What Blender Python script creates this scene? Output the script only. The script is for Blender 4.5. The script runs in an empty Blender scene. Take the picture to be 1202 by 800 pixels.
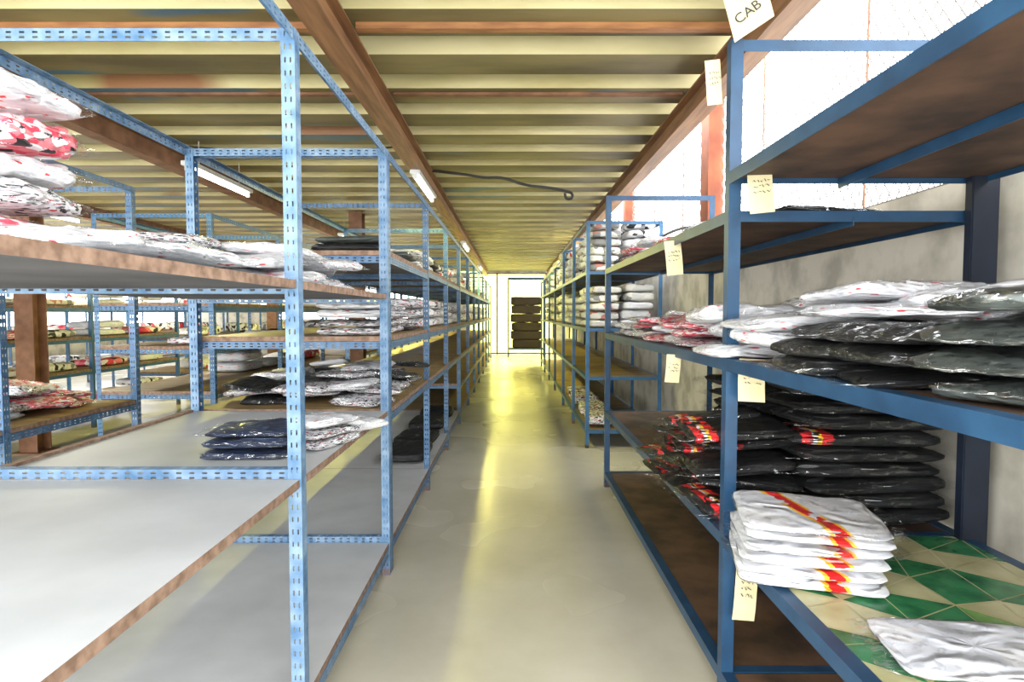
import bpy, bmesh, math, random
from mathutils import Vector, Matrix, noise
random.seed(7)
S = bpy.context.scene
COL = S.collection
try:
    S.view_settings.view_transform = 'Standard'
except Exception: pass

# ---------------------------------------------------------------- materials
def new_mat(name):
    m = bpy.data.materials.new(name); m.use_nodes = True
    nt = m.node_tree
    return m, nt, nt.nodes['Principled BSDF'], nt.nodes, nt.links

def ramp(nodes, stops, interp='LINEAR'):
    r = nodes.new('ShaderNodeValToRGB'); cr = r.color_ramp; cr.interpolation = interp
    while len(cr.elements) > 1: cr.elements.remove(cr.elements[-1])
    cr.elements[0].position = stops[0][0]; cr.elements[0].color = (*stops[0][1], 1)
    for p, c in stops[1:]:
        e = cr.elements.new(p); e.color = (*c, 1)
    return r

def noisy(name, c1, c2, scale=4, rough=.6, metal=0, bump=0.0, detail=5, lo=.35, hi=.65, stretch=(1,1,1), coat=0, world=False, stain=None):
    m, nt, b, N, L = new_mat(name)
    tc = N.new('ShaderNodeTexCoord'); mp = N.new('ShaderNodeMapping'); mp.inputs['Scale'].default_value = stretch
    if world:
        g = N.new('ShaderNodeNewGeometry'); L.new(g.outputs['Position'], mp.inputs[0])
    else:
        L.new(tc.outputs['Object'], mp.inputs[0])
    n = N.new('ShaderNodeTexNoise'); n.inputs['Scale'].default_value = scale; n.inputs['Detail'].default_value = detail
    L.new(mp.outputs[0], n.inputs['Vector'])
    r = ramp(N, [(lo, c1), (hi, c2)]); L.new(n.outputs['Fac'], r.inputs[0]); out=r.outputs[0]
    if stain:
        mp2 = N.new('ShaderNodeMapping'); mp2.inputs['Scale'].default_value=(.5,1.8,1); L.new(mp.inputs[0].links[0].from_socket, mp2.inputs[0])
        n2 = N.new('ShaderNodeTexNoise'); n2.inputs['Scale'].default_value=1.0; n2.inputs['Detail'].default_value=2; L.new(mp2.outputs[0], n2.inputs[0])
        r2 = ramp(N, [(stain[1],(0,)*3),(stain[1]+.05,(1,)*3)]); L.new(n2.outputs[0], r2.inputs[0])
        mx = N.new('ShaderNodeMixRGB'); mx.inputs[2].default_value=(*stain[0],1); L.new(r2.outputs[0], mx.inputs[0]); L.new(out, mx.inputs[1]); out=mx.outputs[0]
    L.new(out, b.inputs['Base Color'])
    b.inputs['Roughness'].default_value = rough; b.inputs['Metallic'].default_value = metal
    b.inputs['Coat Weight'].default_value = coat
    if bump:
        bp = N.new('ShaderNodeBump'); bp.inputs['Strength'].default_value = bump; bp.inputs['Distance'].default_value = .02
        L.new(n.outputs['Fac'], bp.inputs['Height']); L.new(bp.outputs[0], b.inputs['Normal'])
    return m

M_blueN = noisy('worn_pale_blue_paint', (.05,.135,.26), (.20,.30,.43), 12, .5, .1, lo=.34, hi=.68, detail=8)
M_blueL = noisy('blue_paint_slotted', (.03,.095,.21), (.10,.19,.32), 12, .45, .1, lo=.35, hi=.70, detail=8)
M_blueR = noisy('blue_paint_dark', (.009,.038,.09), (.02,.075,.16), 7, .4, .1, lo=.3, hi=.7)
M_navy  = noisy('navy_paint', (.002,.006,.017), (.004,.011,.028), 7, .6)
M_blueE = noisy('blue_paint_pale', (.02,.08,.18), (.04,.14,.28), 7, .4, .1)
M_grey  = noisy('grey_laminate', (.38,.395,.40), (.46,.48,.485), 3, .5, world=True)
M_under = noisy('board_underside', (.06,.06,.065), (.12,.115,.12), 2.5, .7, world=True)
M_edge  = noisy('raw_board_edge', (.15,.09,.06), (.32,.21,.15), 30, .8)
M_wood  = noisy('worn_plywood', (.19,.12,.045), (.33,.23,.09), 3, .5, stretch=(1,4,1), world=True)
M_brown = noisy('brown_plywood', (.035,.019,.011), (.12,.062,.034), 5, .75, world=True, detail=8)
M_rust  = noisy('rust_primer_steel', (.13,.055,.025), (.24,.115,.06), 6, .6)
M_tan   = noisy('tan_painted_steel', (.15,.07,.03), (.30,.155,.07), 4, .5, stretch=(6,.5,6))
M_timber= noisy('orange_timber', (.22,.09,.035), (.36,.17,.065), 5, .6, stretch=(1,6,6))
M_colr  = noisy('red_brown_column_paint', (.16,.035,.012), (.26,.07,.025), 5, .7)
M_darkst= noisy('dark_brown_stack', (.008,.005,.003), (.022,.013,.008), 14, .9)
M_metal = noisy('galvanised', (.45,.47,.48), (.6,.62,.63), 8, .4, .5)
M_mesh  = noisy('grey_wire', (.12,.115,.11), (.20,.19,.18), 20, .7)
M_tag   = noisy('cream_card', (.62,.55,.32), (.68,.62,.40), 10, .7)
M_ink   = noisy('ink', (.03,.03,.035), (.05,.05,.05), 10, .7)
M_cable = noisy('black_cable', (.02,.02,.02), (.04,.04,.04), 10, .6)
M_tileG = noisy('green_marble', (.012,.11,.04), (.05,.25,.10), 12, .25, detail=9)
M_tileL = noisy('pale_green_marble', (.10,.27,.06), (.24,.42,.13), 10, .25, detail=8)
M_tileC = noisy('cream_marble', (.42,.40,.21), (.56,.53,.31), 8, .25, detail=6)
M_grout = noisy('cream_line', (.46,.42,.20), (.54,.50,.28), 8, .4)
M_wall = noisy('rendered_wall', (.35,.33,.275), (.55,.525,.45), 4, .85, bump=.6, detail=12, lo=.36, hi=.56, world=True)

def floor_mat():
    m, nt, b, N, L = new_mat('polished_concrete')
    g = N.new('ShaderNodeNewGeometry')
    n = N.new('ShaderNodeTexNoise'); n.inputs['Scale'].default_value=1.2; n.inputs['Detail'].default_value=6; n.inputs['Roughness'].default_value=.6
    L.new(g.outputs['Position'], n.inputs[0])
    r = ramp(N, [(.25,(.52,.49,.37)),(.5,(.62,.59,.465)),(.75,(.70,.675,.56))]); L.new(n.outputs[0], r.inputs[0])
    L.new(r.outputs[0], b.inputs['Base Color'])
    n2 = N.new('ShaderNodeTexNoise'); n2.inputs['Scale'].default_value=.9; n2.inputs['Detail'].default_value=2; L.new(g.outputs['Position'], n2.inputs[0])
    rr = ramp(N, [(.3,(.21,)*3),(.7,(.31,)*3)]); L.new(n2.outputs[0], rr.inputs[0]); L.new(rr.outputs[0], b.inputs['Roughness'])
    return m
M_floor = floor_mat()
M_ceil = noisy('cream_decking_lit', (.40,.345,.145), (.64,.58,.33), 2.0, .45, .0, stretch=(.35,1.6,1), world=True, stain=((.26,.12,.05),.67), lo=.38, hi=.62)  # lit tone of the decking, for rib sides facing the camera
M_ceilm = noisy('tan_decking_half_shade', (.08,.063,.024), (.21,.175,.075), 2.0, .5, .0, stretch=(.35,1.6,1), world=True, stain=((.05,.12,.18),.60), lo=.38, hi=.62)  # same decking on rib bottoms, half shade mixed into the colour
M_ceild = noisy('decking_recess_shade', (.008,.006,.003), (.015,.012,.006), 2.2, .6, .0, stretch=(.3,2,1), world=True)  # same decking in recesses and rear sides, shade painted near-black

def emis(name, col, s):
    m, nt, b, N, L = new_mat(name)
    b.inputs['Base Color'].default_value=(*col,1); b.inputs['Emission Color'].default_value=(*col,1); b.inputs['Emission Strength'].default_value=s
    return m
M_tube = emis('fluorescent_tube', (1,.97,.85), 9)

def pane_mat():
    m, nt, b, N, L = new_mat('yellowed_pane')
    t = N.new('ShaderNodeBsdfTransparent'); t.inputs[0].default_value=(.78,.76,.38,1)
    gl = N.new('ShaderNodeBsdfGlossy'); gl.inputs['Roughness'].default_value=.1
    mx = N.new('ShaderNodeMixShader'); mx.inputs[0].default_value=.05
    L.new(t.outputs[0], mx.inputs[1]); L.new(gl.outputs[0], mx.inputs[2]); L.new(mx.outputs[0], N['Material Output'].inputs[0])
    return m
M_pane = pane_mat()

def bag_mat(name,hi,face,lo=.015):
    m, nt, b, N, L = new_mat(name)
    t = N.new('ShaderNodeBsdfTransparent'); t.inputs[0].default_value=(.985,.985,.985,1)
    gl = N.new('ShaderNodeBsdfGlossy'); gl.inputs['Color'].default_value=(.96,.98,1,1); gl.inputs['Roughness'].default_value=.09
    tc = N.new('ShaderNodeTexCoord'); mp = N.new('ShaderNodeMapping'); mp.inputs['Scale'].default_value=(1,1,.3); L.new(tc.outputs['Object'], mp.inputs[0])
    n = N.new('ShaderNodeTexNoise'); n.noise_type='RIDGED_MULTIFRACTAL'; n.inputs['Scale'].default_value=3.2; n.inputs['Detail'].default_value=3; n.inputs['Distortion'].default_value=1.1
    L.new(mp.outputs[0], n.inputs[0])
    bp = N.new('ShaderNodeBump'); bp.inputs['Strength'].default_value=1.0; bp.inputs['Distance'].default_value=.05
    L.new(n.outputs[0], bp.inputs['Height']); L.new(bp.outputs[0], gl.inputs['Normal'])
    n2 = N.new('ShaderNodeTexNoise'); n2.inputs['Scale'].default_value=5; n2.inputs['Detail'].default_value=4; n2.inputs['Distortion'].default_value=2.2
    L.new(mp.outputs[0], n2.inputs[0])
    r = ramp(N, [(.50,(lo,)*3),(.58,(hi,)*3),(.66,(lo,)*3)]); L.new(n2.outputs[0], r.inputs[0])
    lw = N.new('ShaderNodeLayerWeight'); lw.inputs[0].default_value=.2
    L.new(bp.outputs[0], lw.inputs['Normal'])
    pw = N.new('ShaderNodeMath'); pw.operation='POWER'; pw.inputs[1].default_value=2; L.new(lw.outputs['Facing'], pw.inputs[0])
    ad = N.new('ShaderNodeMath'); ad.operation='MULTIPLY_ADD'; ad.inputs[1].default_value=face; ad.use_clamp=True
    L.new(pw.outputs[0], ad.inputs[0]); L.new(r.outputs[0], ad.inputs[2])
    mx = N.new('ShaderNodeMixShader'); L.new(ad.outputs[0], mx.inputs[0]); L.new(t.outputs[0], mx.inputs[1]); L.new(gl.outputs[0], mx.inputs[2])
    L.new(mx.outputs[0], N['Material Output'].inputs[0])
    return m
M_bag = bag_mat('clear_plastic_film',.24,.20)
M_bag2 = bag_mat('hazy_plastic_film',.55,.42,.14)
M_bag3 = bag_mat('thin_clear_plastic_film',.13,.09,.004)

def garment_mat(name, base, patches, scale=4.0, stripe=None, coat=.3, zs=1, gt_=.22, skew=0):
    m, nt, b, N, L = new_mat(name)
    tc = N.new('ShaderNodeTexCoord'); oi = N.new('ShaderNodeObjectInfo')
    mul = N.new('ShaderNodeMath'); mul.operation='MULTIPLY'; mul.inputs[1].default_value=37; L.new(oi.outputs['Random'], mul.inputs[0])
    mp = N.new('ShaderNodeMapping'); mp.inputs['Scale'].default_value=(1,1,zs); L.new(tc.outputs['Object'], mp.inputs[0])
    add = N.new('ShaderNodeVectorMath'); add.operation='ADD'; L.new(mp.outputs[0], add.inputs[0]); L.new(mul.outputs[0], add.inputs[1])
    n = N.new('ShaderNodeTexNoise'); n.inputs['Scale'].default_value=3; n.inputs['Detail'].default_value=5; L.new(add.outputs[0], n.inputs[0])
    dv = N.new('ShaderNodeVectorMath'); dv.operation='MULTIPLY_ADD'; dv.inputs[1].default_value=(.25,.25,.25)
    L.new(n.outputs['Color'], dv.inputs[0]); L.new(add.outputs[0], dv.inputs[2])
    v = N.new('ShaderNodeTexVoronoi'); v.inputs['Scale'].default_value=scale; L.new(dv.outputs[0], v.inputs[0])
    sp = N.new('ShaderNodeSeparateColor'); L.new(v.outputs['Color'], sp.inputs[0])
    r = ramp(N, patches, 'CONSTANT'); L.new(sp.outputs[0], r.inputs[0])
    col = r.outputs[0]
    if stripe:
        sx = N.new('ShaderNodeSeparateXYZ'); L.new(tc.outputs['Object'], sx.inputs[0])
        sk = N.new('ShaderNodeMath'); sk.operation='MULTIPLY_ADD'; sk.inputs[1].default_value=skew; L.new(sx.outputs[1], sk.inputs[0]); L.new(sx.outputs[0], sk.inputs[2])
        ns = N.new('ShaderNodeMath'); ns.operation='MULTIPLY_ADD'; ns.inputs[1].default_value=.10
        L.new(n.outputs[0], ns.inputs[0]); L.new(sk.outputs[0], ns.inputs[2])
        ns2 = N.new('ShaderNodeMath'); ns2.operation='ADD'; ns2.inputs[1].default_value=.45; L.new(ns.outputs[0], ns2.inputs[0])
        rs = ramp(N, [(p,c) for p,c,_ in stripe], 'CONSTANT'); L.new(ns2.outputs[0], rs.inputs[0])
        rm = ramp(N, [(p,(a,)*3) for p,_,a in stripe], 'CONSTANT'); L.new(ns2.outputs[0], rm.inputs[0])
        v2 = N.new('ShaderNodeTexVoronoi'); v2.inputs['Scale'].default_value=14; L.new(dv.outputs[0], v2.inputs[0])
        gt = N.new('ShaderNodeMath'); gt.operation='GREATER_THAN'; gt.inputs[1].default_value=gt_
        s2 = N.new('ShaderNodeSeparateColor'); L.new(v2.outputs['Color'], s2.inputs[0]); L.new(s2.outputs[1], gt.inputs[0])
        mm = N.new('ShaderNodeMath'); mm.operation='MULTIPLY'; L.new(rm.outputs[0], mm.inputs[0]); L.new(gt.outputs[0], mm.inputs[1])
        mx = N.new('ShaderNodeMixRGB'); L.new(mm.outputs[0], mx.inputs[0]); L.new(col, mx.inputs[1]); L.new(rs.outputs[0], mx.inputs[2]); col = mx.outputs[0]
    L.new(col, b.inputs['Base Color'])
    b.inputs['Roughness'].default_value=.7; b.inputs['Coat Weight'].default_value=coat; b.inputs['Coat Roughness'].default_value=.08
    n3 = N.new('ShaderNodeTexNoise'); n3.noise_type='RIDGED_MULTIFRACTAL'; n3.inputs['Scale'].default_value=3.0; n3.inputs['Detail'].default_value=4; n3.inputs['Distortion'].default_value=.9; L.new(add.outputs[0], n3.inputs[0])
    bp = N.new('ShaderNodeBump'); bp.inputs['Strength'].default_value=.75; bp.inputs['Distance'].default_value=.035
    L.new(n3.outputs[0], bp.inputs['Height']); L.new(bp.outputs[0], b.inputs['Normal']); L.new(bp.outputs[0], b.inputs['Coat Normal'])
    return m
WH=(.74,.75,.78); RED=(.66,.015,.018); YEL=(.85,.50,.03); BLK=(.0025,.003,.004); NAV=(.008,.018,.052); PNK=(.78,.20,.24); GRY=(.22,.23,.25)
MG = {
 'W': garment_mat('white_garment', WH, [(0,WH),(.62,(.64,.66,.71)),(.972,(.60,.02,.03))], scale=15),
 'P': garment_mat('plain_white_garment', WH, [(0,WH),(.6,(.70,.73,.80))], scale=3),
 'S': garment_mat('white_garment_striped', WH, [(0,WH),(.8,(.70,.72,.78))], stripe=[(0,WH,0),(.375,YEL,1),(.41,RED,1),(.505,YEL,1),(.535,WH,0)], gt_=.12, skew=.40),
 'C': garment_mat('cream_garment', WH, [(0,(.70,.69,.63)),(.4,(.56,.57,.55)),(.74,(.22,.22,.22)),(.96,(.5,.2,.16))], scale=11),
 'K': garment_mat('black_garment', BLK, [(0,BLK),(.7,(.006,.007,.009)),(.985,(.12,.12,.13))], scale=9, coat=.08),
 'L': garment_mat('black_garment_red_label', BLK, [(0,BLK),(.84,(.010,.011,.013))], stripe=[(0,BLK,0),(.74,RED,1),(.81,YEL,1),(.84,WH,1),(.87,RED,1),(.94,BLK,0)], gt_=.36, coat=.10),
 'N': garment_mat('navy_garment', NAV, [(0,NAV),(.6,(.012,.03,.08))]),
 'M': garment_mat('mixed_garment', WH, [(0,WH),(.42,BLK),(.56,(.50,.04,.07)),(.61,GRY),(.78,(.62,.60,.62))], scale=17),
 'R': garment_mat('red_garment', PNK, [(0,(.70,.04,.09)),(.34,PNK),(.58,(.80,.74,.76)),(.93,BLK)], scale=10),
 'G': garment_mat('grey_green_garment', GRY, [(0,(.05,.06,.055)),(.5,(.08,.095,.09))], scale=3),
}
LBL = {
 'W':'folded white garments in clear plastic with small red marks','S':'stack of folded white garments with red and yellow band',
 'P':'plain white folded garment lying flat in clear plastic',
 'C':'folded cream and grey garments in clear plastic','K':'folded black garments in shiny clear plastic',
 'L':'folded black garments in plastic with red and yellow label','N':'folded navy blue garments in clear plastic',
 'M':'folded black, white and red garments in clear plastic','R':'folded red and pink garments in clear plastic',
 'G':'folded dark grey-green garments in crinkled hazy plastic'}

# ---------------------------------------------------------------- helpers
def link(o, parent=None):
    COL.objects.link(o)
    if parent is not None:
        o.parent = parent; o.location = Vector(o.location) - Vector(parent.location)
    return o
def empty(name, loc, label, cat, group=None):
    e = bpy.data.objects.new(name, None); e.location = loc; e.empty_display_size=.1; COL.objects.link(e)
    e['label']=label; e['category']=cat
    if group: e['group']=group
    return e
def top(o, label, cat, group=None):
    o['label']=label; o['category']=cat
    if group: o['group']=group
    return o
_bc = {}
def box_mesh(size, mats, tri=False, bevel=0):
    key=(tuple(round(s,4) for s in size), tuple(m.name for m in mats), tri, bevel)
    if key in _bc: return _bc[key]
    bm = bmesh.new(); bmesh.ops.create_cube(bm, size=1)
    bmesh.ops.scale(bm, vec=size, verts=bm.verts)
    if bevel: bmesh.ops.bevel(bm, geom=list(bm.edges), offset=bevel, segments=2, affect='EDGES')
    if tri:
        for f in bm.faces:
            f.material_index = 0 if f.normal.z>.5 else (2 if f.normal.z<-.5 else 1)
    me = bpy.data.meshes.new('box'); bm.to_mesh(me); bm.free()
    for m in mats: me.materials.append(m)
    _bc[key]=me; return me
def box(name, c, size, mat, parent=None, bevel=0, tri=None):
    me = box_mesh(size, tri if tri else [mat], bool(tri), bevel)
    o = bpy.data.objects.new(name, me); o.location = c
    return link(o, parent)
def mesh_from(name, verts, faces, mats, smooth=False):
    me = bpy.data.meshes.new(name); me.from_pydata(verts, [], faces); me.update()
    for m in mats: me.materials.append(m)
    if smooth:
        for p in me.polygons: p.use_smooth=True
    return me
def struct(o): o['kind']='structure'; return o

_ac = {}
def angle_mesh(length, w, holes, mat):
    key=(round(length,3), w, holes, mat.name)
    if key in _ac: return _ac[key]
    bm = bmesh.new()
    if holes:
        p=.042; n=max(1,int(round(length/p))); p=length/n
        a_,b_=(.25,.36) if w==.045 and mat.name.startswith('worn') else (.22,.38)
        cols=[0,a_*w,b_*w,(1-b_)*w,(1-a_)*w,w]; rows=[]
        for i in range(n):
            rows += [i*p, i*p+.32*p, i*p+.72*p]
        rows.append(length)
        for fl in (0,1):
            vs=[[bm.verts.new((c,0,r) if fl==0 else (0,c,r)) for c in cols] for r in rows]
            for ri in range(len(rows)-1):
                for ci in range(5):
                    if ri%3==1 and ci in (1,3): continue
                    q=[vs[ri][ci],vs[ri][ci+1],vs[ri+1][ci+1],vs[ri+1][ci]]
                    if fl==1: q.reverse()
                    bm.faces.new(q)
        bmesh.ops.remove_doubles(bm, verts=bm.verts, dist=1e-5)
        bmesh.ops.solidify(bm, geom=list(bm.faces), thickness=.0025)
    else:
        t=.004
        prof=[(0,0),(w,0),(w,t),(t,t),(t,w),(0,w)]
        a=[bm.verts.new((x,y,0)) for x,y in prof]; b=[bm.verts.new((x,y,length)) for x,y in prof]
        for i in range(6): bm.faces.new([a[i],a[(i+1)%6],b[(i+1)%6],b[i]])
        bm.faces.new(a[::-1]); bm.faces.new(b)
    bmesh.ops.recalc_face_normals(bm, faces=bm.faces)
    me=bpy.data.meshes.new('angle'); bm.to_mesh(me); bm.free(); me.materials.append(mat)
    _ac[key]=me; return me
R_X  = Matrix(((0,0,1),(0,1,0),(-1,0,0)))
R_Yn = Matrix(((0,-1,0),(0,0,1),(-1,0,0)))
R_Yp = Matrix(((0,1,0),(0,0,-1),(-1,0,0)))
R_0  = Matrix.Identity(3); R_90 = Matrix.Rotation(math.pi/2,3,'Z')
def angle(name, p, rot, length, w, holes, mat, parent):
    o=bpy.data.objects.new(name, angle_mesh(length,w,holes,mat)); o.location=p
    o.rotation_euler = rot.to_euler(); return link(o,parent)

def rack(label, xf, xb, ys, ztop, levels, mat, boardmats, holes=True, w=.045, ontop=False, side=True, cat='storage rack', group=None, topside=True, skip=None, name='storage_rack', crossup=None):
    e = empty(name, ((xf+xb)/2, ys[0], 0), label, cat, group)
    lo, hi = min(xf,xb), max(xf,xb)
    for i,y in enumerate(ys):
        h = ztop
        angle('post', (lo,y,0), R_0, h, w, holes, mat, e)
        angle('post', (hi,y,0), R_90, h, w, holes, mat, e)
        box('foot_plate', (lo+w/2, y+w/2, .02), (w,w,.04), M_rust, e)
        box('foot_plate', (hi-w/2, y+w/2, .02), (w,w,.04), M_rust, e)
        angle('cross_beam', (lo+.004,y+.004,h-.002), R_X, hi-lo-.008, w*.9, holes, mat, e)
        lv=set()
        if i<len(levels): lv|=set(levels[i])
        if i>0: lv|=set(levels[i-1])
        for z in lv:
            zz = z-.03 if ontop else z
            if crossup: zz += crossup.get((i,z),0)
            angle('cross_beam', (lo+.004,y+.004,zz), R_X, hi-lo-.008, w*.9, holes, mat, e)
    for i in range(len(ys)-1):
        y0,y1=ys[i],ys[i+1]; Ly=y1-y0
        if topside:
            h = ztop
            angle('side_beam', (hi-.003,y0,h), R_Yn, Ly, w*.9, holes, mat, e)
            angle('side_beam', (lo+.003,y1,h), R_Yp, Ly, w*.9, holes, mat, e)
        for z in levels[i]:
            bm_ = boardmats(i,z) if callable(boardmats) else boardmats
            if ontop:
                box('shelf_board', ((lo+hi)/2,(y0+y1)/2,z-.014), (hi-lo-.012,Ly-.006,.028), None, e, tri=bm_)
                if z<.5 or side:
                    angle('side_beam', (hi-.003,y0,z-.03), R_Yn, Ly, w*.9, holes, mat, e)
                    angle('side_beam', (lo+.003,y1,z-.03), R_Yp, Ly, w*.9, holes, mat, e)
            else:
                if not (skip and skip(i,z)):
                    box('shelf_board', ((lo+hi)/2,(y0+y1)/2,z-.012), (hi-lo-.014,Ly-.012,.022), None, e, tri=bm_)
                angle('side_beam', (hi,y0,z+.002), R_Yn, Ly, w, holes, mat, e)
                angle('side_beam', (lo,y1,z+.002), R_Yp, Ly, w, holes, mat, e)
    return e

# ---------------------------------------------------------------- room shell
XR=1.82; XL=-12.0; YB=22.0; CZ=3.15; CY0=-.3
o=box('floor', ((XL+XR)/2, 10.5, -.05), (XR-XL+1, 25.0, .1), M_floor); struct(o)
o=box('wall_right', (XR+.08, 10.5, 1.02), (.16, 25.0, 2.04), M_wall); struct(o)
o=box('wall_left', (XL-.08, 10.5, .6), (.16, 25.0, 1.2), M_wall); struct(o)
o=box('wall_left', (XL-.08, 10.5, 2.75), (.16, 25.0, 1.0), M_wall); struct(o)
def bw(x0,x1,z0,z1):
    struct(box('wall_back', ((x0+x1)/2, YB+.08, (z0+z1)/2), (x1-x0,.16,z1-z0), M_wall))
bw(XL,-1.6,0,1.3); bw(XL,-1.6,2.6,3.6); bw(XL,-9,1.3,2.6); bw(-3.2,-1.6,1.3,2.6); bw(1.55,XR+.1,0,3.6); bw(-1.6,1.55,3.0,3.6)
e=empty('window_2',(0,YB+.05,0),'tall yellowed glazed opening with thin metal frame','window'); del e['category']; e['kind']='structure'
for x in (-1.57,-.55,1.52): box('frame',(x,YB+.05,1.5),(.05,.06,3.0),M_rust,e)
for z in (.03,2.97): box('frame',(0,YB+.05,z),(3.1,.05,.05),M_rust,e)
box('pane',(0,YB+.06,1.5),(3.1,.01,2.96),M_pane,e)
def ceiling():
    prof=[]; y=CY0
    while y<YB+.2:
        prof += [(y,CZ+.09),(y+.18,CZ+.09),(y+.20,CZ-.085),(y+.50,CZ-.085)]; y+=.54
    x0,x1=XL,1.38
    V=[];F=[];MI=[]
    for (yy,z) in prof: V += [(x0,yy,z),(x1,yy,z)]
    n=len(prof)
    for (yy,z) in prof: V += [(x0,yy,CZ+.12),(x1,yy,CZ+.12)]
    mi={0:2,1:0,2:1,3:2}  # recess shade, lit side, half-shaded bottom, shaded rear side
    for i in range(n-1):
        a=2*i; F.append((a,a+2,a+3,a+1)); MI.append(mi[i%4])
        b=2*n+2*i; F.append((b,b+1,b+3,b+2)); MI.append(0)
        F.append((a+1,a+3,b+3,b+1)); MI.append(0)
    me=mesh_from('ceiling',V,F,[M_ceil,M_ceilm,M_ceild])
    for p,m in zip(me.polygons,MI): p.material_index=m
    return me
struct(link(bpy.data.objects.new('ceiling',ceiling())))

def ibeam(name,x,y0,y1,zb,w,h,mat,label):
    t=.012; prof=[(-w/2,0),(w/2,0),(w/2,t),(t/2,t),(t/2,h-t),(w/2,h-t),(w/2,h),(-w/2,h),(-w/2,h-t),(-t/2,h-t),(-t/2,t),(-w/2,t)]
    V=[(px,y,pz) for y in (0,y1-y0) for px,pz in prof]; n=12
    F=[(i,(i+1)%n,(i+1)%n+n,i+n) for i in range(n)]+[tuple(range(n))[::-1],tuple(range(n,2*n))]
    o=bpy.data.objects.new(name,mesh_from(name,V,F,[mat])); o.location=(x,y0,zb); link(o); top(o,label,'beam','ceiling beams'); return o
BZ=2.88
for x in (-.93,-3.25,-6.2,-9.2):
    ibeam('ceiling_beam',x,CY0,YB-.05,BZ,.13,CZ-.088-BZ,M_tan if x>-3 else M_rust,'brown steel beam under the metal ceiling decking')
ibeam('ceiling_beam',1.30,CY0,YB-.05,BZ,.13,CZ-.088-BZ,M_tan,'brown steel edge beam above the mesh window')
for y,hh,m in ((3.30,.035,M_timber),(4.32,.015,M_rust)):
    for (xa,xb_) in ((-.84,1.21),(-3.16,-1.02),(-6.1,-3.34)):
        o=box('ceiling_joist',((xa+xb_)/2,y,CZ-.086-hh/2),(xb_-xa,.05,hh),m); top(o,'orange-brown timber joist across the ceiling decking','joist','ceiling joists')
def column(x,y,h,w=.2):
    t=.014
    e=empty('column',(x,y,0),'rust-brown steel column standing on the floor','column','building columns')
    prof=[(-w/2,-w/2),(w/2,-w/2),(w/2,-w/2+t),(t/2,-w/2+t),(t/2,w/2-t),(w/2,w/2-t),(w/2,w/2),(-w/2,w/2),(-w/2,w/2-t),(-t/2,w/2-t),(-t/2,-w/2+t),(-w/2,-w/2+t)]
    V=[(a,b,z) for z in (.012,h) for a,b in prof]; n=12
    F=[(i,(i+1)%n,(i+1)%n+n,i+n) for i in range(n)]+[tuple(range(n))[::-1],tuple(range(n,2*n))]
    o=bpy.data.objects.new('shaft',mesh_from('shaft',V,F,[M_rust])); o.location=(x,y,0); link(o,e)
    box('base_plate',(x,y,.006),(w+.1,w+.1,.012),M_rust,e)
for x,y in ((-5.2,6.45),(-2.4,9.3),(-5.2,13)): column(x,y,3.06)
for y,w_ in ((5.55,.22),(9.5,.18),(13.5,.18)):
    o=box('column',(XR+.02,y,2.80),(.14,w_,1.5),M_colr); top(o,'red-brown timber column rising from the block wall','column','window columns')

def mesh_window(idx,y0,y1,z0,z1,pitch=.075):
    V=[];F=[]
    t=.0024
    H=z1-z0; W=y1-y0; k=1.5
    def wire(a,b):
        i=len(V); d=(Vector(b)-Vector(a)).normalized(); nrm=Vector((1,0,0)); s=d.cross(nrm)*t
        for p in (a,b):
            p=Vector(p)
            V.extend([tuple(p+s),tuple(p-s),tuple(p-s+nrm*t*2),tuple(p+s+nrm*t*2)])
        for j in range(4): F.append((i+j,i+(j+1)%4,i+4+(j+1)%4,i+4+j))
    n=int((W+H/k)/pitch)
    for dirn in (1,-1):
        for j in range(n+1):
            ya=-H/k+j*pitch; yb=ya+H/k; za,zb=0,H
            if ya<0: za=-ya*k; ya=0
            if yb>W: zb=H-(yb-W)*k; yb=W
            if yb-ya<.01: continue
            if dirn==1: wire((0,ya,za),(0,yb,zb))
            else: wire((.005,W-ya,za),(.005,W-yb,zb))
    e=empty('window_%d'%idx,(XR+.06,y0,z0),'open window covered with fine diamond wire mesh','window'); del e['category']; e['kind']='structure'
    o=bpy.data.objects.new('wire_mesh',mesh_from('wire_mesh',V,F,[M_mesh])); o.location=(XR+.06,y0,z0); link(o,e)
    y=y0+.9
    while y<y1-.1:
        box('bar',(XR+.05,y,(z0+z1)/2),(.009,.009,H),M_rust,e); y+=1.3
    box('frame',(XR+.05,(y0+y1)/2,z0+.01),(.02,W,.02),M_mesh,e)
    box('frame',(XR+.05,(y0+y1)/2,z1-.01),(.02,W,.02),M_mesh,e)
mesh_window(1,-.3,5.42,2.04,3.55)
mesh_window(3,5.68,9.4,2.04,3.55)
mesh_window(4,9.6,13.4,2.04,3.55)
mesh_window(5,13.6,21.9,2.04,3.55)

# ---------------------------------------------------------------- racks
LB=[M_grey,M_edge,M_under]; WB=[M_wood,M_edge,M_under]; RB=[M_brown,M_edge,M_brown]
XF=-.70; XBk=-1.82
e1_=rack('worn blue slotted-angle rack with wide grey boards beside the aisle',XF,XBk,[.55,1.96,3.36],2.42,[[1.61,.95,.19],[1.61,.95,.19]],M_blueN,LB,ontop=True,side=False,crossup={(1,.95):.062,(1,1.61):.026,(0,1.61):.026,(2,1.61):.02,(2,.19):.064})
o=box('edge_strip',(-1.80,2.68,.956),(.03,1.28,.012),M_edge,e1_)
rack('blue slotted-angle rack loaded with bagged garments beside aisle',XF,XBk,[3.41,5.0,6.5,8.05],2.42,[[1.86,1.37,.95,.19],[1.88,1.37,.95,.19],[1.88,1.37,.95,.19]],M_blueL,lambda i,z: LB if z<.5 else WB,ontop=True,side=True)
Y3=[8.1,9.7,11.3,12.9]; Y4=[12.95,14.8,16.6,18.4,20.2]
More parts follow.
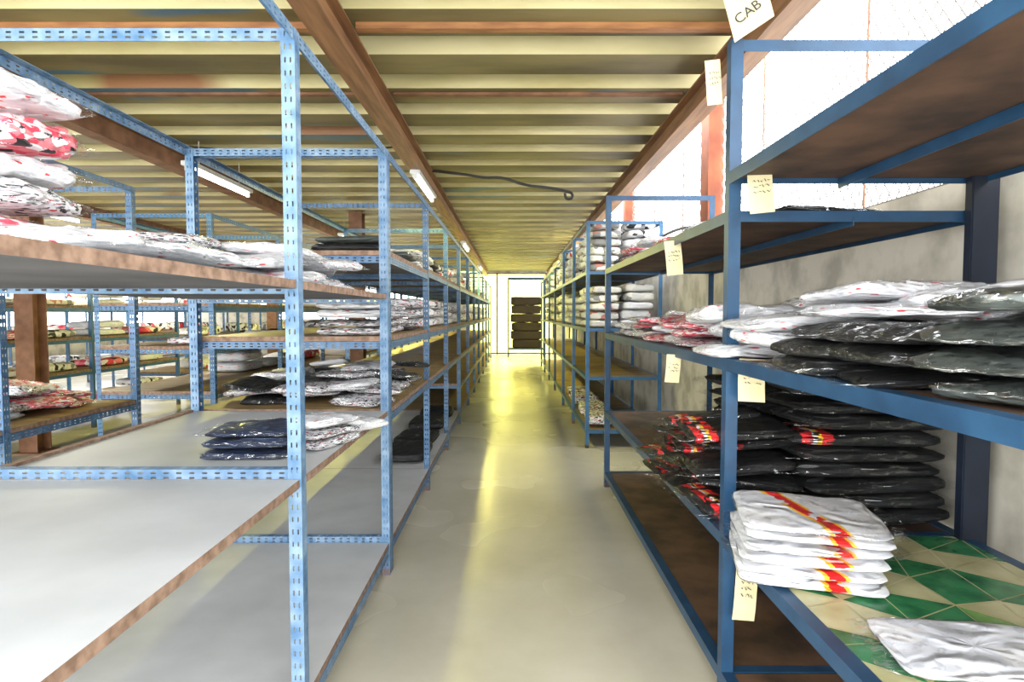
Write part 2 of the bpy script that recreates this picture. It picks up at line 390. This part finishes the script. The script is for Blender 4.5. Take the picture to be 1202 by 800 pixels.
rack('blue slotted-angle rack loaded with bagged garments beside aisle',XF,XBk,Y3,2.42,[[1.88,1.37,.95,.55,.19]]*3,M_blueL,WB,holes=False,ontop=True)
rack('blue slotted-angle rack loaded with bagged garments beside aisle',XF,XBk,Y4,2.42,[[1.88,1.37,.95,.55,.19]]*4,M_blueL,WB,holes=False,ontop=True)
X2=-2.75; X2b=-3.85
rack('blue slotted-angle rack with wooden boards in next row',X2,X2b,[2.0,3.2,4.35],2.42,[[.87,.3],[.87,.3]],M_blueL,WB,ontop=True)
Y5=[5.5,7.1,8.7,10.3]; Y6=[10.5,12.3,14.1,16,18]
rack('blue slotted-angle rack with yellowish wooden boards in next row',X2,X2b,Y5,2.42,[[1.6,1.2,.78,.2]]*3,M_blueE,WB,ontop=True)
rack('blue slotted-angle rack with yellowish wooden boards in next row',X2,X2b,Y6,2.42,[[1.6,1.2,.78,.2]]*4,M_blueE,WB,holes=False,ontop=True)
Y7=[4.0,5.4,6.2,7.8,9.8]; Y8=[10.2,12,13.8,15.6,17.4]
rack('blue slotted-angle rack in a far row of the store',-5.5,-6.6,Y7,2.42,[[1.6,1.2,.78,.3]]*4,M_blueE,WB,holes=False,ontop=True)
rack('blue slotted-angle rack in a far row of the store',-5.5,-6.6,Y8,2.42,[[1.6,1.1,.5]]*4,M_blueE,WB,holes=False,ontop=True)
Y9=[7,9,11,13,15,17]
rack('blue slotted-angle rack near the far side wall',-8.2,-9.3,Y9,2.42,[[1.6,1.1,.5]]*5,M_blueE,WB,holes=False,ontop=True)
XRf=.80; XRb=1.72
RW='dark blue welded steel rack with brown plywood shelves by wall'
eR=rack(RW,XRf,XRb,[.45,2.22,5.1],2.5,[[2.02,1.33,.66,.13],[1.88,1.33,.66,.13]],M_blueR,RB,holes=False,w=.045,side=True,skip=lambda i,z:(i==0 and z==.66),topside=False)
angle('brace',(1.20,2.22,1.995),R_Yp,1.75,.035,False,M_blueR,eR)
angle('brace',(1.26,5.1,1.855),R_Yp,2.88,.03,False,M_blueR,eR)
o=box('rear_post',(1.715,2.196,1.02),(.10,.04,2.04),M_navy,eR,bevel=.004); o['label']='wide dark navy rear post'
def tiled_board():
    x0,x1,y0,y1=XRf+.006,XRb-.006,.46,2.215
    s=.185; h=s*.9
    bm=bmesh.new(); z=.0; rnd=random.Random(23)
    ca,sa=math.cos(.42),math.sin(.42)
    P={}
    def pt(i,j):
        if (i,j) not in P: P[(i,j)]=((i+.5*j)*s+rnd.uniform(-.034,.034), j*h+rnd.uniform(-.034,.034))
        return P[(i,j)]
    for j in range(-14,24):
        for i in range(-20,28):
            merge = (i+2*j)%4==0
            shapes=[[pt(i,j),pt(i+1,j),pt(i+1,j+1),pt(i,j+1)]] if merge else [[pt(i,j),pt(i+1,j),pt(i,j+1)],[pt(i+1,j),pt(i+1,j+1),pt(i,j+1)]]
            for q,tri in enumerate(shapes):
                c=(sum(p[0] for p in tri)/len(tri),sum(p[1] for p in tri)/len(tri))
                if merge: mi=0 if rnd.random()<.75 else 1
                else: mi = 1 if (q==(i+j)%2) else (0 if rnd.random()<.75 else 2)
                tri=[(c[0]+(p[0]-c[0])*.96, c[1]+(p[1]-c[1])*.96) for p in tri]
                tri=[(p[0]*ca-p[1]*sa+1.2,p[0]*sa+p[1]*ca+.9) for p in tri]
                if max(p[0] for p in tri)<x0 or min(p[0] for p in tri)>x1 or max(p[1] for p in tri)<y0 or min(p[1] for p in tri)>y1: continue
                f=bm.faces.new([bm.verts.new((p[0],p[1],z)) for p in tri]); f.material_index=mi
    for co,no in (((x0,0,0),(-1,0,0)),((x1,0,0),(1,0,0)),((0,y0,0),(0,-1,0)),((0,y1,0),(0,1,0))):
        bmesh.ops.bisect_plane(bm,geom=list(bm.verts)+list(bm.edges)+list(bm.faces),plane_co=co,plane_no=no,clear_outer=True)
    bmesh.ops.translate(bm,verts=bm.verts,vec=(0,0,.001))
    r=bmesh.ops.create_cube(bm,size=1); vv=r['verts']
    bmesh.ops.scale(bm,vec=(x1-x0,y1-y0,.02),verts=vv); bmesh.ops.translate(bm,vec=((x0+x1)/2,(y0+y1)/2,-.0102),verts=vv)
    for f in {f for v in vv for f in v.link_faces}: f.material_index=3
    me=bpy.data.meshes.new('shelf_board'); bm.to_mesh(me); bm.free()
    for m in (M_tileG,M_tileC,M_tileL,M_grout): me.materials.append(m)
    o=bpy.data.objects.new('shelf_board',me); o.location=(0,0,.66); link(o,eR); o['label']='green and cream angular-patterned marble shelf board'
tiled_board()
rack('blue steel rack with tall piles of bagged garments by wall',XRf+.02,XRb-.06,[6.6,8.1,9.7],2.52,[[1.97,1.34,.8,.2]]*2,M_blueE,WB,holes=False,w=.04)
Y10=[9.75,11.6,13.4,15.2,17]
rack('blue steel rack with tall piles of bagged garments by wall',XRf+.02,XRb-.06,Y10,2.4,[[1.97,1.34,.8,.2]]*4,M_blueR,WB,holes=False,w=.04)

# ---------------------------------------------------------------- garments
def sg(v,e): return math.copysign(abs(v)**e,v)
def pack_mesh(seed,folds,grow=1.0,flap=False,amp=.10,nl=60,nt=15,zr=(.02,.97),e1=.20,e2=.22,ev=.52,wedge=.35):
    V=[];F=[]
    rs=random.Random(int(seed)%4*5+1)
    wa=rs.uniform(0,6.28)
    for j in range(nt+1):
        th=-math.pi/2+math.pi*j/nt
        c=sg(math.cos(th),e2) if abs(math.cos(th))>1e-6 else 0; s=sg(math.sin(th),ev)
        for i in range(nl):
            ph=2*math.pi*i/nl
            cx,sy=math.cos(ph),math.sin(ph)
            rr=(abs(cx)**(2/e1)+abs(sy)**(2/e1))**(-e1/2)
            x=.5*c*cx*rr; y=.5*c*sy*rr; z=.5*s
            side=max(abs(x),abs(y))*2
            w=max(0,min(1,(side-.75)/.2))
            gz=abs(math.sin(z*math.pi*folds))
            f=1+w*(.08*(gz**.5)-.07)
            f*=1+.05*noise.noise(Vector((x*3,y*3,z*8+seed)))
            th_=1+wedge*(math.cos(wa)*x+math.sin(wa)*y)*1.4 - wedge*.9*max(0,side-.72)
            x0_,y0_=x,y
            x*=f*grow; y*=f*grow
            nz=noise.noise(Vector((x0_*2.6,y0_*2.6,seed*3.1)))+.6*noise.noise(Vector((x0_*7,y0_*7,seed*1.7)))
            rd=1-abs(noise.noise(Vector((x0_*5+seed,y0_*3,seed*.7))))*2
            if z>0: z += amp*(1.8*nz+.9*rd*rd)*min(1,(z*2))
            z=(z+.5)*th_-.5
            if flap:
                k=max(0,min(1,(abs(x)-.38)/.14)); k=k*k*(3-2*k)
                if x>0 or seed%2==0:
                    z=(z+.5)*(1-.70*k)-.5+.1*k; x += math.copysign((.12+.06*noise.noise(Vector((y*5,seed,0))))*k,x)
                rg=1-abs(noise.noise(Vector((x*8,y*6,seed*7.3+z))))*2
                z += .06*rg*(1+2*k)
                y*= 1+.07*noise.noise(Vector((x*8,z*5,seed)))
            V.append((x,y,z+.5))
    for j in range(nt):
        for i in range(nl):
            a=j*nl+i; b=j*nl+(i+1)%nl
            F.append((a,b,b+nl,a+nl))
    zmin=min(v[2] for v in V); zmax=max(v[2] for v in V)
    V=[(a,b,zr[0]+(c-zmin)/(zmax-zmin)*(zr[1]-zr[0])) for a,b,c in V]
    me=mesh_from('garment',V,F,[],True)
    bm=bmesh.new(); bm.from_mesh(me); bmesh.ops.remove_doubles(bm,verts=bm.verts,dist=.0003); bmesh.ops.recalc_face_normals(bm,faces=bm.faces); bm.to_mesh(me); bm.free()
    return me
BASE=[pack_mesh(s,3,amp=.12) for s in range(4)]
THICK=[pack_mesh(s+12,5,amp=.05,wedge=.12,e1=.26,e2=.24) for s in range(3)]
BAGS=[pack_mesh(s,3,amp=.12,grow=1.03,flap=True,zr=(0,1.05)) for s in range(4)]
BAGS2=[b_.copy() for b_ in BAGS]; BAGS3=[b_.copy() for b_ in BAGS]
for b_ in BAGS: b_.materials.append(M_bag)
for b_ in BAGS2: b_.materials.append(M_bag2)
for b_ in BAGS3: b_.materials.append(M_bag3)
_gm={}
def gmesh(t,kind,k):
    key=(t,kind,k)
    if key not in _gm:
        src=(BASE if kind=='b' else THICK)[k]
        me=src.copy(); me.materials.append(MG[t]); _gm[key]=me
    return _gm[key]
STACKS={}; SID=0
def pack(t,x,y,z,rot=0,size=(.36,.27,.06),bag=True,group=None,tilt=(0,0),thick=False,sid=None):
    k=random.randrange(3 if thick else 4)
    o=bpy.data.objects.new('packed_garment',gmesh(t,'t' if thick else 'b',k))
    o.location=(x,y,z+.001); o.scale=size
    R=Matrix.Rotation(tilt[0],3,'X')@Matrix.Rotation(tilt[1],3,'Y')@Matrix.Rotation(rot,3,'Z')
    o.rotation_euler=R.to_euler()
    COL.objects.link(o)
    top(o,LBL[t],'packed clothes',group)
    if bag:
        bb=BAGS2 if t=='G' else (BAGS3 if (t in 'KL' and z<1.2) else BAGS)
        b=bpy.data.objects.new('plastic_bag',bb[k%4]); b.parent=o; COL.objects.link(b)
    if sid is not None: STACKS.setdefault(sid,[]).append(o)
    return o
def fill(x0,x1,y0,y1,z,types,layers=1,size=(.34,.27,.07),prob=1.0,bag=False,group=None,thick=False,jit=.012,rot0=math.pi/2,rj=.05):
    global SID
    lx,ly = (size[1],size[0]) if abs(rot0)>.1 else (size[0],size[1])
    nx=max(1,int((x1-x0)/(lx*1.06))); ny=max(1,int((y1-y0)/(ly*1.06)))
    for i in range(nx):
        for j in range(ny):
            if random.random()>prob: continue
            SID+=1
            n=random.choice(layers) if isinstance(layers,(list,tuple)) else layers
            x=x0+(i+.5)*(x1-x0)/nx; y=y0+(j+.5)*(y1-y0)/ny; zz=z
            t=random.choice(types)
            for l in range(n):
                if random.random()<.5: t=random.choice(types)
                s=(size[0]*random.uniform(.93,1.02),size[1]*random.uniform(.93,1.02),size[2]*random.uniform(.85,1.1))
                pack(t,x+random.uniform(-jit,jit),y+random.uniform(-jit,jit),zz,rot0+random.uniform(-rj,rj),s,bag,group,thick=thick,sid=SID)
                zz+=s[2]*1.02
def heap(x0,x1,y0,y1,z,n,tf,size,group,rot0=0,rj=.35,target=None,soft=.9,mt=.08,zcap=9):
    C=.05; H={}
    zc=zcap if callable(zcap) else (lambda x,y: zcap)
    for i in range(n):
        best=None
        for _ in range(18):
            x=random.uniform(x0,x1); y=random.uniform(y0,y1)
            cx,cy=int(x//C),int(y//C)
            rx=int(size[0]*.45/C); ry=int(size[1]*.45/C)
            hs=[H.get((cx+a,cy+b),0) for a in range(-rx,rx+1) for b in range(-ry,ry+1)]
            sc=(.5*sum(hs)/len(hs)+.5*max(hs))/(target(x,y) if target else 1)
            if best is None or sc<best[0]: best=(sc,x,y,cx,cy,rx,ry,hs)
        _,x,y,cx,cy,rx,ry,hs=best
        mean=sum(hs)/len(hs); mxh=max(hs); base=(1-soft)*mean+soft*mxh
        if base>zc(x,y): continue
        L_=[H.get((cx+a,cy+b),0) for a in range(-rx,0) for b in range(-ry,ry+1)]; R_=[H.get((cx+a,cy+b),0) for a in range(1,rx+1) for b in range(-ry,ry+1)]
        D_=[H.get((cx+a,cy+b),0) for a in range(-rx,rx+1) for b in range(-ry,0)]; U_=[H.get((cx+a,cy+b),0) for a in range(-rx,rx+1) for b in range(1,ry+1)]
        gx=(sum(R_)/len(R_)-sum(L_)/len(L_))/(size[0]*.5); gy=(sum(U_)/len(U_)-sum(D_)/len(D_))/(size[1]*.5)
        gx=max(-mt,min(mt,gx*.6)); gy=max(-mt,min(mt,gy*.6))
        if base<.004: gx=gy=0
        s=(size[0]*random.uniform(.92,1.05),size[1]*random.uniform(.92,1.05),size[2]*random.uniform(.85,1.15))
        pack(tf(x,y,base),x,y,z+base,rot0+random.uniform(-rj,rj),s,True,group,tilt=(gy,-gx))
        for a in range(-rx,rx+1):
            for b in range(-ry,ry+1): H[(cx+a,cy+b)]=max(H.get((cx+a,cy+b),0),base+s[2]*.94+(gx*a*C+gy*b*C)*.7)

g='bagged garments piled on upper shelf'
z=1.61
for t,h in (('W',.09),('R',.10),('M',.08),('W',.09),('R',.12),('W',.08)):
    pack(t,-1.53+random.uniform(-.02,.02),1.77,z,random.uniform(-.15,.15),(.36,.28,h),True,g); z+=h*1.01
heap(-1.42,-.98,1.35,1.80,1.61,8,lambda x,y,b:'W',(.30,.26,.055),g,zcap=.06)
heap(-1.62,-.90,2.12,3.2,1.61,36,lambda x,y,b:random.choice('WMWW' if y<2.6 else 'WWW'),(.32,.28,.055),g,zcap=.15)
g='bagged garments on the wide grey shelf'
z=.95
for i in range(3):
    pack('N',-1.02+i*.01,2.32,z,.12+random.uniform(-.06,.06),(.32,.22,.042),True,g)
    pack('M' if i!=2 else 'W',-.80,2.50,z,1.15+random.uniform(-.1,.1),(.28,.19,.042),True,g) ; z+=.043
pack('P',-.77,2.84,.95,.9,(.30,.22,.06),True,g)
g='bagged garments on slotted rack shelves'
heap(-1.65,-.86,3.58,4.85,.95,38,lambda x,y,b:random.choice('MWKMGW'),(.32,.26,.05),g)
fill(-1.2,-.74,3.5,4.9,1.37,'KMMW',[3,4],size=(.44,.40,.05),group=g)
fill(-1.2,-.74,3.5,4.9,1.86,'KKG',[1,2],size=(.44,.40,.055),group=g)
for (y0,y1) in ((5.08,6.45),(6.58,8.0)):
    fill(-1.2,-.74,y0,y1,1.88,'KMKC',[2],size=(.42,.40,.09),group=g,thick=True)
    fill(-1.2,-.74,y0,y1,1.37,'WMMC',[3],size=(.42,.40,.09),group=g,thick=True)
    fill(-1.2,-.74,y0,y1,.19,'K',[1],size=(.6,.40,.10),prob=.6,group=g,thick=True)
for ys in (Y3,Y4):
    for y0,y1 in zip(ys[:-1],ys[1:]):
        fill(-1.2,-.74,y0+.08,y1-.03,1.88,'KMC',[1,2],size=(.68,.42,.13),group=g,thick=True)
        fill(-1.2,-.74,y0+.08,y1-.03,1.37,'WMC',[2],size=(.68,.42,.15),group=g,thick=True)
g='bagged garments on the next rack row'
heap(-3.60,-3.0,3.42,4.12,.87,16,lambda x,y,b:random.choice('MWMR'),(.36,.29,.06),g)
fill(-3.4,-2.8,3.28,4.3,.3,'MR',[1,2],size=(.44,.30,.07),group=g)
for k_,(y0,y1) in enumerate(zip(Y5[:-1],Y5[1:])):
    fill(-3.4,-2.8,y0+.1,y1-.05,1.6,'WMRC',[1],size=(.46,.5,.13),group=g,thick=True)
    fill(-3.4,-2.8,y0+.1,y1-.05,1.2,'KMWC',[1,2],size=(.46,.5,.10),group=g,thick=True)
    if k_>0: fill(-3.8,-3.2,y0+.1,y1-.05,.78,'WWR',[1,2],size=(.6,.5,.14),group=g,prob=.8,thick=True)
for (y0,y1) in zip(Y6[:-1],Y6[1:]):
    fill(-3.4,-2.8,y0+.1,y1-.05,1.6,'WMC',[1],size=(.75,.55,.2),group=g,thick=True)
    fill(-3.4,-2.8,y0+.1,y1-.05,1.2,'KM',[1],size=(.75,.55,.16),group=g,thick=True)
g='bagged garments on the far racks'
for (y0,y1) in zip(Y7[:-1],Y7[1:]):
    for zz_,ty in ((1.6,'WMC'),(1.2,'RMW'),(.78,'WWRM'),(.3,'WMR')):
        fill(-6.1,-5.55,y0+.1,y1-.05,zz_,ty,[1,2],size=(.60,.50,.11),group=g,thick=True)
for (y0,y1) in zip(Y8[:-1],Y8[1:]):
    for zz_,ty in ((1.6,'WMC'),(1.1,'RMW'),(.5,'WM')):
        fill(-6.1,-5.55,y0+.1,y1-.05,zz_,ty,[1],size=(.78,.50,.22),group=g,thick=True)
for (y0,y1) in zip(Y9[:-1],Y9[1:]):
    for zz_,ty in ((1.6,'WMC'),(1.1,'RMW'),(.5,'WM')):
        fill(-8.8,-8.25,y0+.1,y1-.05,zz_,ty,[1],size=(.85,.50,.2),group=g,thick=True)

g='bagged garments at the front of the blue steel rack'
Wt=lambda x,y,b:'W'
heap(1.30,1.50,1.28,2.5,1.333,26,Wt,(.42,.34,.07),g,zcap=.24)
heap(.93,1.04,1.98,2.5,1.333,13,Wt,(.42,.34,.065),g,rj=.3,zcap=.18)
for (y,nn) in ((1.68,3),(1.42,3)):
    zz=1.333
    for i in range(nn):
        pack('K',1.0+random.uniform(-.03,.03),y,zz,random.uniform(-.35,.35),(.38,.27,.05),True,g,tilt=(0,random.uniform(-.06,0))); zz+=.05
heap(.98,1.14,1.60,1.86,1.333+.155,7,Wt,(.38,.28,.05),g,zcap=.08)
zz=1.333
for i in range(4):
    pack('G',1.03+random.uniform(-.03,.03),1.12,zz,random.uniform(-.3,.3),(.35,.27,.056),True,g,tilt=(0,random.uniform(-.05,.02))); zz+=.057
zz=1.333
for i in range(4):
    pack('W',1.44,1.02,zz,random.uniform(-.25,.25),(.34,.27,.07),True,g); zz+=.071
heap(1.0,1.06,2.95,4.95,1.333,18,lambda x,y,b:random.choice('MRW'),(.36,.30,.05),g)
heap(1.38,1.45,4.2,4.9,1.333,7,Wt,(.36,.30,.06),g)
for (x,y,t,n) in ((1.22,2.47,'K',1),(1.03,2.9,'W',1),(1.02,3.4,'R',1),(1.02,3.9,'W',2),(1.02,4.4,'R',2)):
    zz=1.885
    for i in range(n):
        pack(t,x,y,zz,random.uniform(-.15,.15),(.38,.32,.05),True,g); zz+=.052
g='bagged black garments on the lower plywood shelf'
def tb(x,y,b): return 'L' if (random.random()<(.8 if x<1.04 else .08)) else 'K'
heap(.90,1.0,2.46,3.2,.664,28,tb,(.42,.31,.05),g,rot0=math.pi,rj=.28,target=lambda x,y:1.0 if y<2.75 else .6,zcap=lambda x,y:.38 if y<2.75 else .20,mt=.10)
for (yy,nn) in ((2.47,9),(2.86,9),(3.25,8)):
    zz=.664
    for i in range(nn):
        pack('L' if i in (5,) and yy<2.6 else 'K',1.42+random.uniform(-.04,.04),yy+random.uniform(-.012,.012),zz,math.pi+random.uniform(-.12,.12),(.56,.37,.068),True,g,tilt=(random.uniform(-.03,.03),random.uniform(-.03,.03))); zz+=.0635
g='white folded garments on the green patterned shelf'
zz=.664
for i in range(6):
    pack('S',.965+random.uniform(-.015,.015),1.93+random.uniform(-.01,.01),zz,-.22+random.uniform(-.06,.06),(.42,.36,.035),i in (5,3),g); zz+=.034
pack('P',1.13,1.42,.664,-.15,(.40,.26,.035),True,g)
g='tall piles of bagged garments by the wall'
for a,(y0,y1) in enumerate(((6.68,8.05),(8.2,9.65))):
    fill(.86,1.62,y0,y1,1.975,'CMCW',[5,6] if a==0 else 5,size=(.42,.35,.095),group=g,thick=True,jit=.025)
    fill(.86,1.62 if a==0 else 1.24,y0,y1,1.345,'WCW',[5] if a==0 else 4,size=(.42,.35,.10),group=g,thick=True,jit=.025)
    fill(.86,1.25,y0,y1,.22,'KM',[1],size=(.6,.36,.14),group=g,thick=True,prob=.6)
for (y0,y1) in zip(Y10[:-1],Y10[1:]):
    y0+=.08;y1-=.04
    fill(.86,1.3,y0,y1,1.975,'CMC',[4],size=(.80,.40,.16),group=g,thick=True)
    fill(.86,1.3,y0,y1,1.345,'CMK',[3],size=(.80,.40,.17),group=g,thick=True)

rack('dark steel frame rack standing at the end of the aisle',-.15,1.15,[20.6,21.3],2.75,[[.3]],M_blueR,RB,holes=False,w=.05)
zz=.305
SK=[pack_mesh(s+30,1,amp=.02,zr=(0,1),e1=.12,e2=.16,ev=.35,wedge=.02) for s in range(4)]
for s_ in SK: s_.materials.append(M_darkst)
for i in range(6):
    o=bpy.data.objects.new('fabric_bale',SK[i%4])
    o.location=(.5+random.uniform(-.02,.02),20.97,zz); o.scale=(1.02+.06*(i%2),.50,.30); COL.objects.link(o); zz+=.2985
    top(o,'dark brown bulky bale in a tall stack on rack','bale','dark bales stacked on end rack')

# leave out stacks that stay fully hidden behind other things around the viewpoint
bpy.context.view_layer.update()
dg=bpy.context.evaluated_depsgraph_get()
views=[Vector((0,0,1.5)),Vector((-.35,.2,1.6)),Vector((.35,.2,1.6))]
removed=0
for sid,objs in STACKS.items():
    vis=False
    for o in objs:
        mw=o.matrix_world
        for p in ((-.45,-.45,.6),(.45,-.45,.6),(-.45,.45,.6),(.45,.45,.6),(0,0,1.02),(-.5,0,.5),(.5,0,.5),(0,-.5,.5),(0,.5,.5)):
            P=mw@Vector(p)
            for v in views:
                d=P-v; L_=d.length; d.normalize()
                hit,loc,nr,ix,ob,_=S.ray_cast(dg,v,d,distance=L_+.05)
                if (not hit) or (loc-v).length>L_-.06 or ob.name==o.name: vis=True; break
            if vis: break
        if vis: break
    if not vis:
        for o in objs:
            removed+=1
            for c in list(o.children): bpy.data.objects.remove(c)
            bpy.data.objects.remove(o)
packs=[o for o in bpy.data.objects if o.name.startswith('packed_garment')]
camv=Vector((0,0,1.5))
packs.sort(key=lambda o:(max(o.scale)/(o.location-camv).length),reverse=True)
rest=packs[298:]
if rest:
    V=[];F=[];MI=[];mats=[]
    for o in rest:
        me=o.data; m=me.materials[0]
        if m not in mats: mats.append(m)
        mi=mats.index(m); b0=len(V); mw=o.matrix_world
        V.extend([tuple(mw@v.co) for v in me.vertices])
        for p in me.polygons: F.append(tuple(b0+i for i in p.vertices)); MI.append(mi)
    me=mesh_from('distant_packed_garments',V,F,mats,True)
    me.polygons.foreach_set('material_index',MI)
    oo=bpy.data.objects.new('packed_garments',me); COL.objects.link(oo)
    top(oo,'mass of bagged folded garments on the distant racks','packed clothes'); oo['kind']='stuff'
    for o in rest:
        for c in list(o.children): bpy.data.objects.remove(c)
        bpy.data.objects.remove(o)
print('REMOVED',removed,'MERGED',len(rest))

# ---------------------------------------------------------------- tags and sign
def scribble(w,h,rows,seed):
    V=[];F=[]; rnd=random.Random(seed)
    for r in range(rows):
        zc=h*(.5-(r+.5)/rows); px=None
        n=14
        for i in range(n):
            x=-w/2+w*i/(n-1); zz_=zc+rnd.uniform(-1,1)*h/rows*.28
            if px is not None and rnd.random()<.85:
                a=len(V); t=.0011
                V.extend([(px[0]-t,0,px[1]-t),(x-t,0,zz_-t),(x+t,0,zz_+t),(px[0]+t,0,px[1]+t)]); F.append((a,a+1,a+2,a+3))
            px=(x,zz_)
    return mesh_from('handwriting',V,F,[M_ink])
def tag(x,y,zt,w,h,rotz=0,roty=0,seed=0):
    V=[];F=[];n=8
    for i in range(n+1):
        v=i/n; yy=.018*math.sin(v*2.4+seed)*v
        V += [(-w/2,yy,-v*h),(w/2,yy+.004,-v*h)]
    for i in range(n): F.append((2*i,2*i+2,2*i+3,2*i+1))
    me=mesh_from('tag',V,F,[M_tag],True)
    o=bpy.data.objects.new('paper_tag',me); o.location=(x,y,zt); o.rotation_euler=(0,roty,rotz); COL.objects.link(o)
    top(o,'small cream paper tag with handwriting hanging from rack','tag','paper tags on racks')
    s=bpy.data.objects.new('handwriting',scribble(w*.7,h*.35,3,seed)); s.parent=o; s.location=(0,-.014,-h*.45); COL.objects.link(s)
tag(.885,2.16,2.03,.085,.17,-.2,-.08,1)
tag(.88,2.17,1.335,.10,.155,0,.06,2)
tag(.885,2.19,.575,.085,.22,0,.1,3)
tag(.79,2.96,1.86,.08,.17,-.1,-.1,4)
tag(.795,2.92,1.30,.07,.14,-.1,.05,5)
tag(.79,2.40,2.50,.06,.17,-.1,-.1,6)
e=empty('sign_card',(.865,2.17,2.49),'pale cream card sign with black capital letters on rack post','sign')
sg_=mesh_from('card',[(-.07,0,0),(.075,0,.04),(.075,.004,.28),(-.07,.004,.28)],[(0,1,2,3)],[M_tag])
o=bpy.data.objects.new('card',sg_); o.parent=e; COL.objects.link(o)
cu=bpy.data.curves.new('t','FONT'); cu.body='CAB'; cu.size=.050; cu.extrude=.0005
to=bpy.data.objects.new('t',cu); COL.objects.link(to)
bpy.context.view_layer.update()
me=bpy.data.meshes.new_from_object(to.evaluated_get(bpy.context.evaluated_depsgraph_get()))
bpy.data.objects.remove(to); me.materials.clear(); me.materials.append(M_ink)
o=bpy.data.objects.new('lettering',me); o.parent=e; o.location=(-.045,-.004,.055); o.rotation_euler=(math.pi/2,-.35,0); COL.objects.link(o)
e.rotation_euler=(0,-.25,-.3)

# ---------------------------------------------------------------- lights
def tube_light(x,y,z,power,col=(1,.93,.66)):
    e=empty('fluorescent_light',(x,y,z),'white fluorescent tube light hanging below ceiling beam','lamp','fluorescent ceiling lights')
    box('housing',(x,y,z-.02),(.10,1.24,.04),M_metal,e,bevel=.004)
    bm=bmesh.new(); bmesh.ops.create_cone(bm,segments=14,radius1=.017,radius2=.017,depth=1.18,cap_ends=True)
    me=bpy.data.meshes.new('tube'); bm.to_mesh(me); bm.free(); me.materials.append(M_tube)
    o=bpy.data.objects.new('tube',me); o.location=(x,y,z-.065); o.rotation_euler=(math.pi/2,0,0); link(o,e)
    for s in (-1,1):
        box('end_cap',(x,y+s*.60,z-.06),(.04,.02,.05),M_metal,e)
        if z<BZ-.005: box('hanger',(x,y+s*.4,(z+CZ-.085)/2),(.006,.006,CZ-.085-z),M_metal,e)
    la=bpy.data.lights.new('tube_glow','AREA'); la.shape='RECTANGLE'; la.size=.05; la.size_y=1.1; la.energy=power; la.color=col
    lo=bpy.data.objects.new('tube_glow',la); lo.location=(x,y,z-.09); COL.objects.link(lo)
YW=(.98,.90,.22)
tube_light(-.93,6.4,BZ,40,YW)
tube_light(-.93,12.0,BZ,160,YW); tube_light(-.93,17.5,BZ,240,YW)
tube_light(1.30,12.5,BZ,170,YW); tube_light(1.30,17.5,BZ,220,YW)  # edge-beam tubes added to widen the lit band on the aisle floor
for x,y,p_ in ((-2.85,5.9,45),(-2.85,10.6,180),(-2.85,15.5,200)): tube_light(x,y,2.84,p_,YW)
for x,y in ((-6.2,8),(-6.2,13),(-9.2,10)): tube_light(x,y,BZ,250,(1,.95,.75))  # tubes added over the far rows for general warm light

def cable(pts,label,rad=.008):
    cu=bpy.data.curves.new('cable','CURVE'); cu.dimensions='3D'; cu.bevel_depth=rad
    sp=cu.splines.new('NURBS'); sp.points.add(len(pts)-1)
    for p,q in zip(sp.points,pts): p.co=(*q,1)
    sp.use_endpoint_u=True; sp.order_u=3
    t_=bpy.data.objects.new('t',cu); COL.objects.link(t_); bpy.context.view_layer.update()
    me=bpy.data.meshes.new_from_object(t_.evaluated_get(bpy.context.evaluated_depsgraph_get())); bpy.data.objects.remove(t_)
    me.materials.clear(); me.materials.append(M_cable)
    o=bpy.data.objects.new('electric_cable',me); COL.objects.link(o); top(o,label,'cable')
cable([(-.87,6.6,3.06),(-.5,6.5,3.0),(-.3,6.5,2.96),(-.1,6.5,2.97),(.15,6.6,2.90),(.4,6.6,2.88),(.6,6.6,2.84),(.66,6.6,2.82),(.67,6.6,2.76),(.58,6.6,2.75),(.58,6.6,2.82)],'black electric cable strung under the ceiling decking',.015)
cable([(-3.15,5.6,3.06),(-2.6,5.5,2.98),(-2.0,5.5,2.95),(-1.5,5.6,3.0),(-1.0,5.6,3.05)],'black electric cable strung under the ceiling decking',.010)
cable([(1.68,5.07,2.20),(1.55,5.05,2.24),(1.35,5.03,2.20),(1.15,5.03,2.08),(.95,5.05,1.98),(.86,5.07,1.93)],'black loose cable drooping along the rack end',.012)

w=bpy.data.worlds.new('World'); S.world=w; w.use_nodes=True
nt=w.node_tree; bg=nt.nodes['Background']
tc=nt.nodes.new('ShaderNodeTexCoord'); sp=nt.nodes.new('ShaderNodeSeparateXYZ'); nt.links.new(tc.outputs['Generated'],sp.inputs[0])
r=ramp(nt.nodes,[(.45,(.88,.87,.82)),(.55,(.98,.975,.955)),(.8,(.95,.96,.975))]); 
mm=nt.nodes.new('ShaderNodeMath'); mm.operation='MULTIPLY_ADD'; mm.inputs[1].default_value=.5; mm.inputs[2].default_value=.5
nt.links.new(sp.outputs[2],mm.inputs[0]); nt.links.new(mm.outputs[0],r.inputs[0]); nt.links.new(r.outputs[0],bg.inputs[0])
bg.inputs[1].default_value=9.8

cam=bpy.data.cameras.new('Camera'); cam.sensor_width=36; cam.lens=700/1202*36; cam.clip_start=.05
co=bpy.data.objects.new('Camera',cam); COL.objects.link(co); co.location=(0,0,1.5)
co.rotation_euler=(math.pi/2-math.atan(32/700),0,0)
S.camera=co
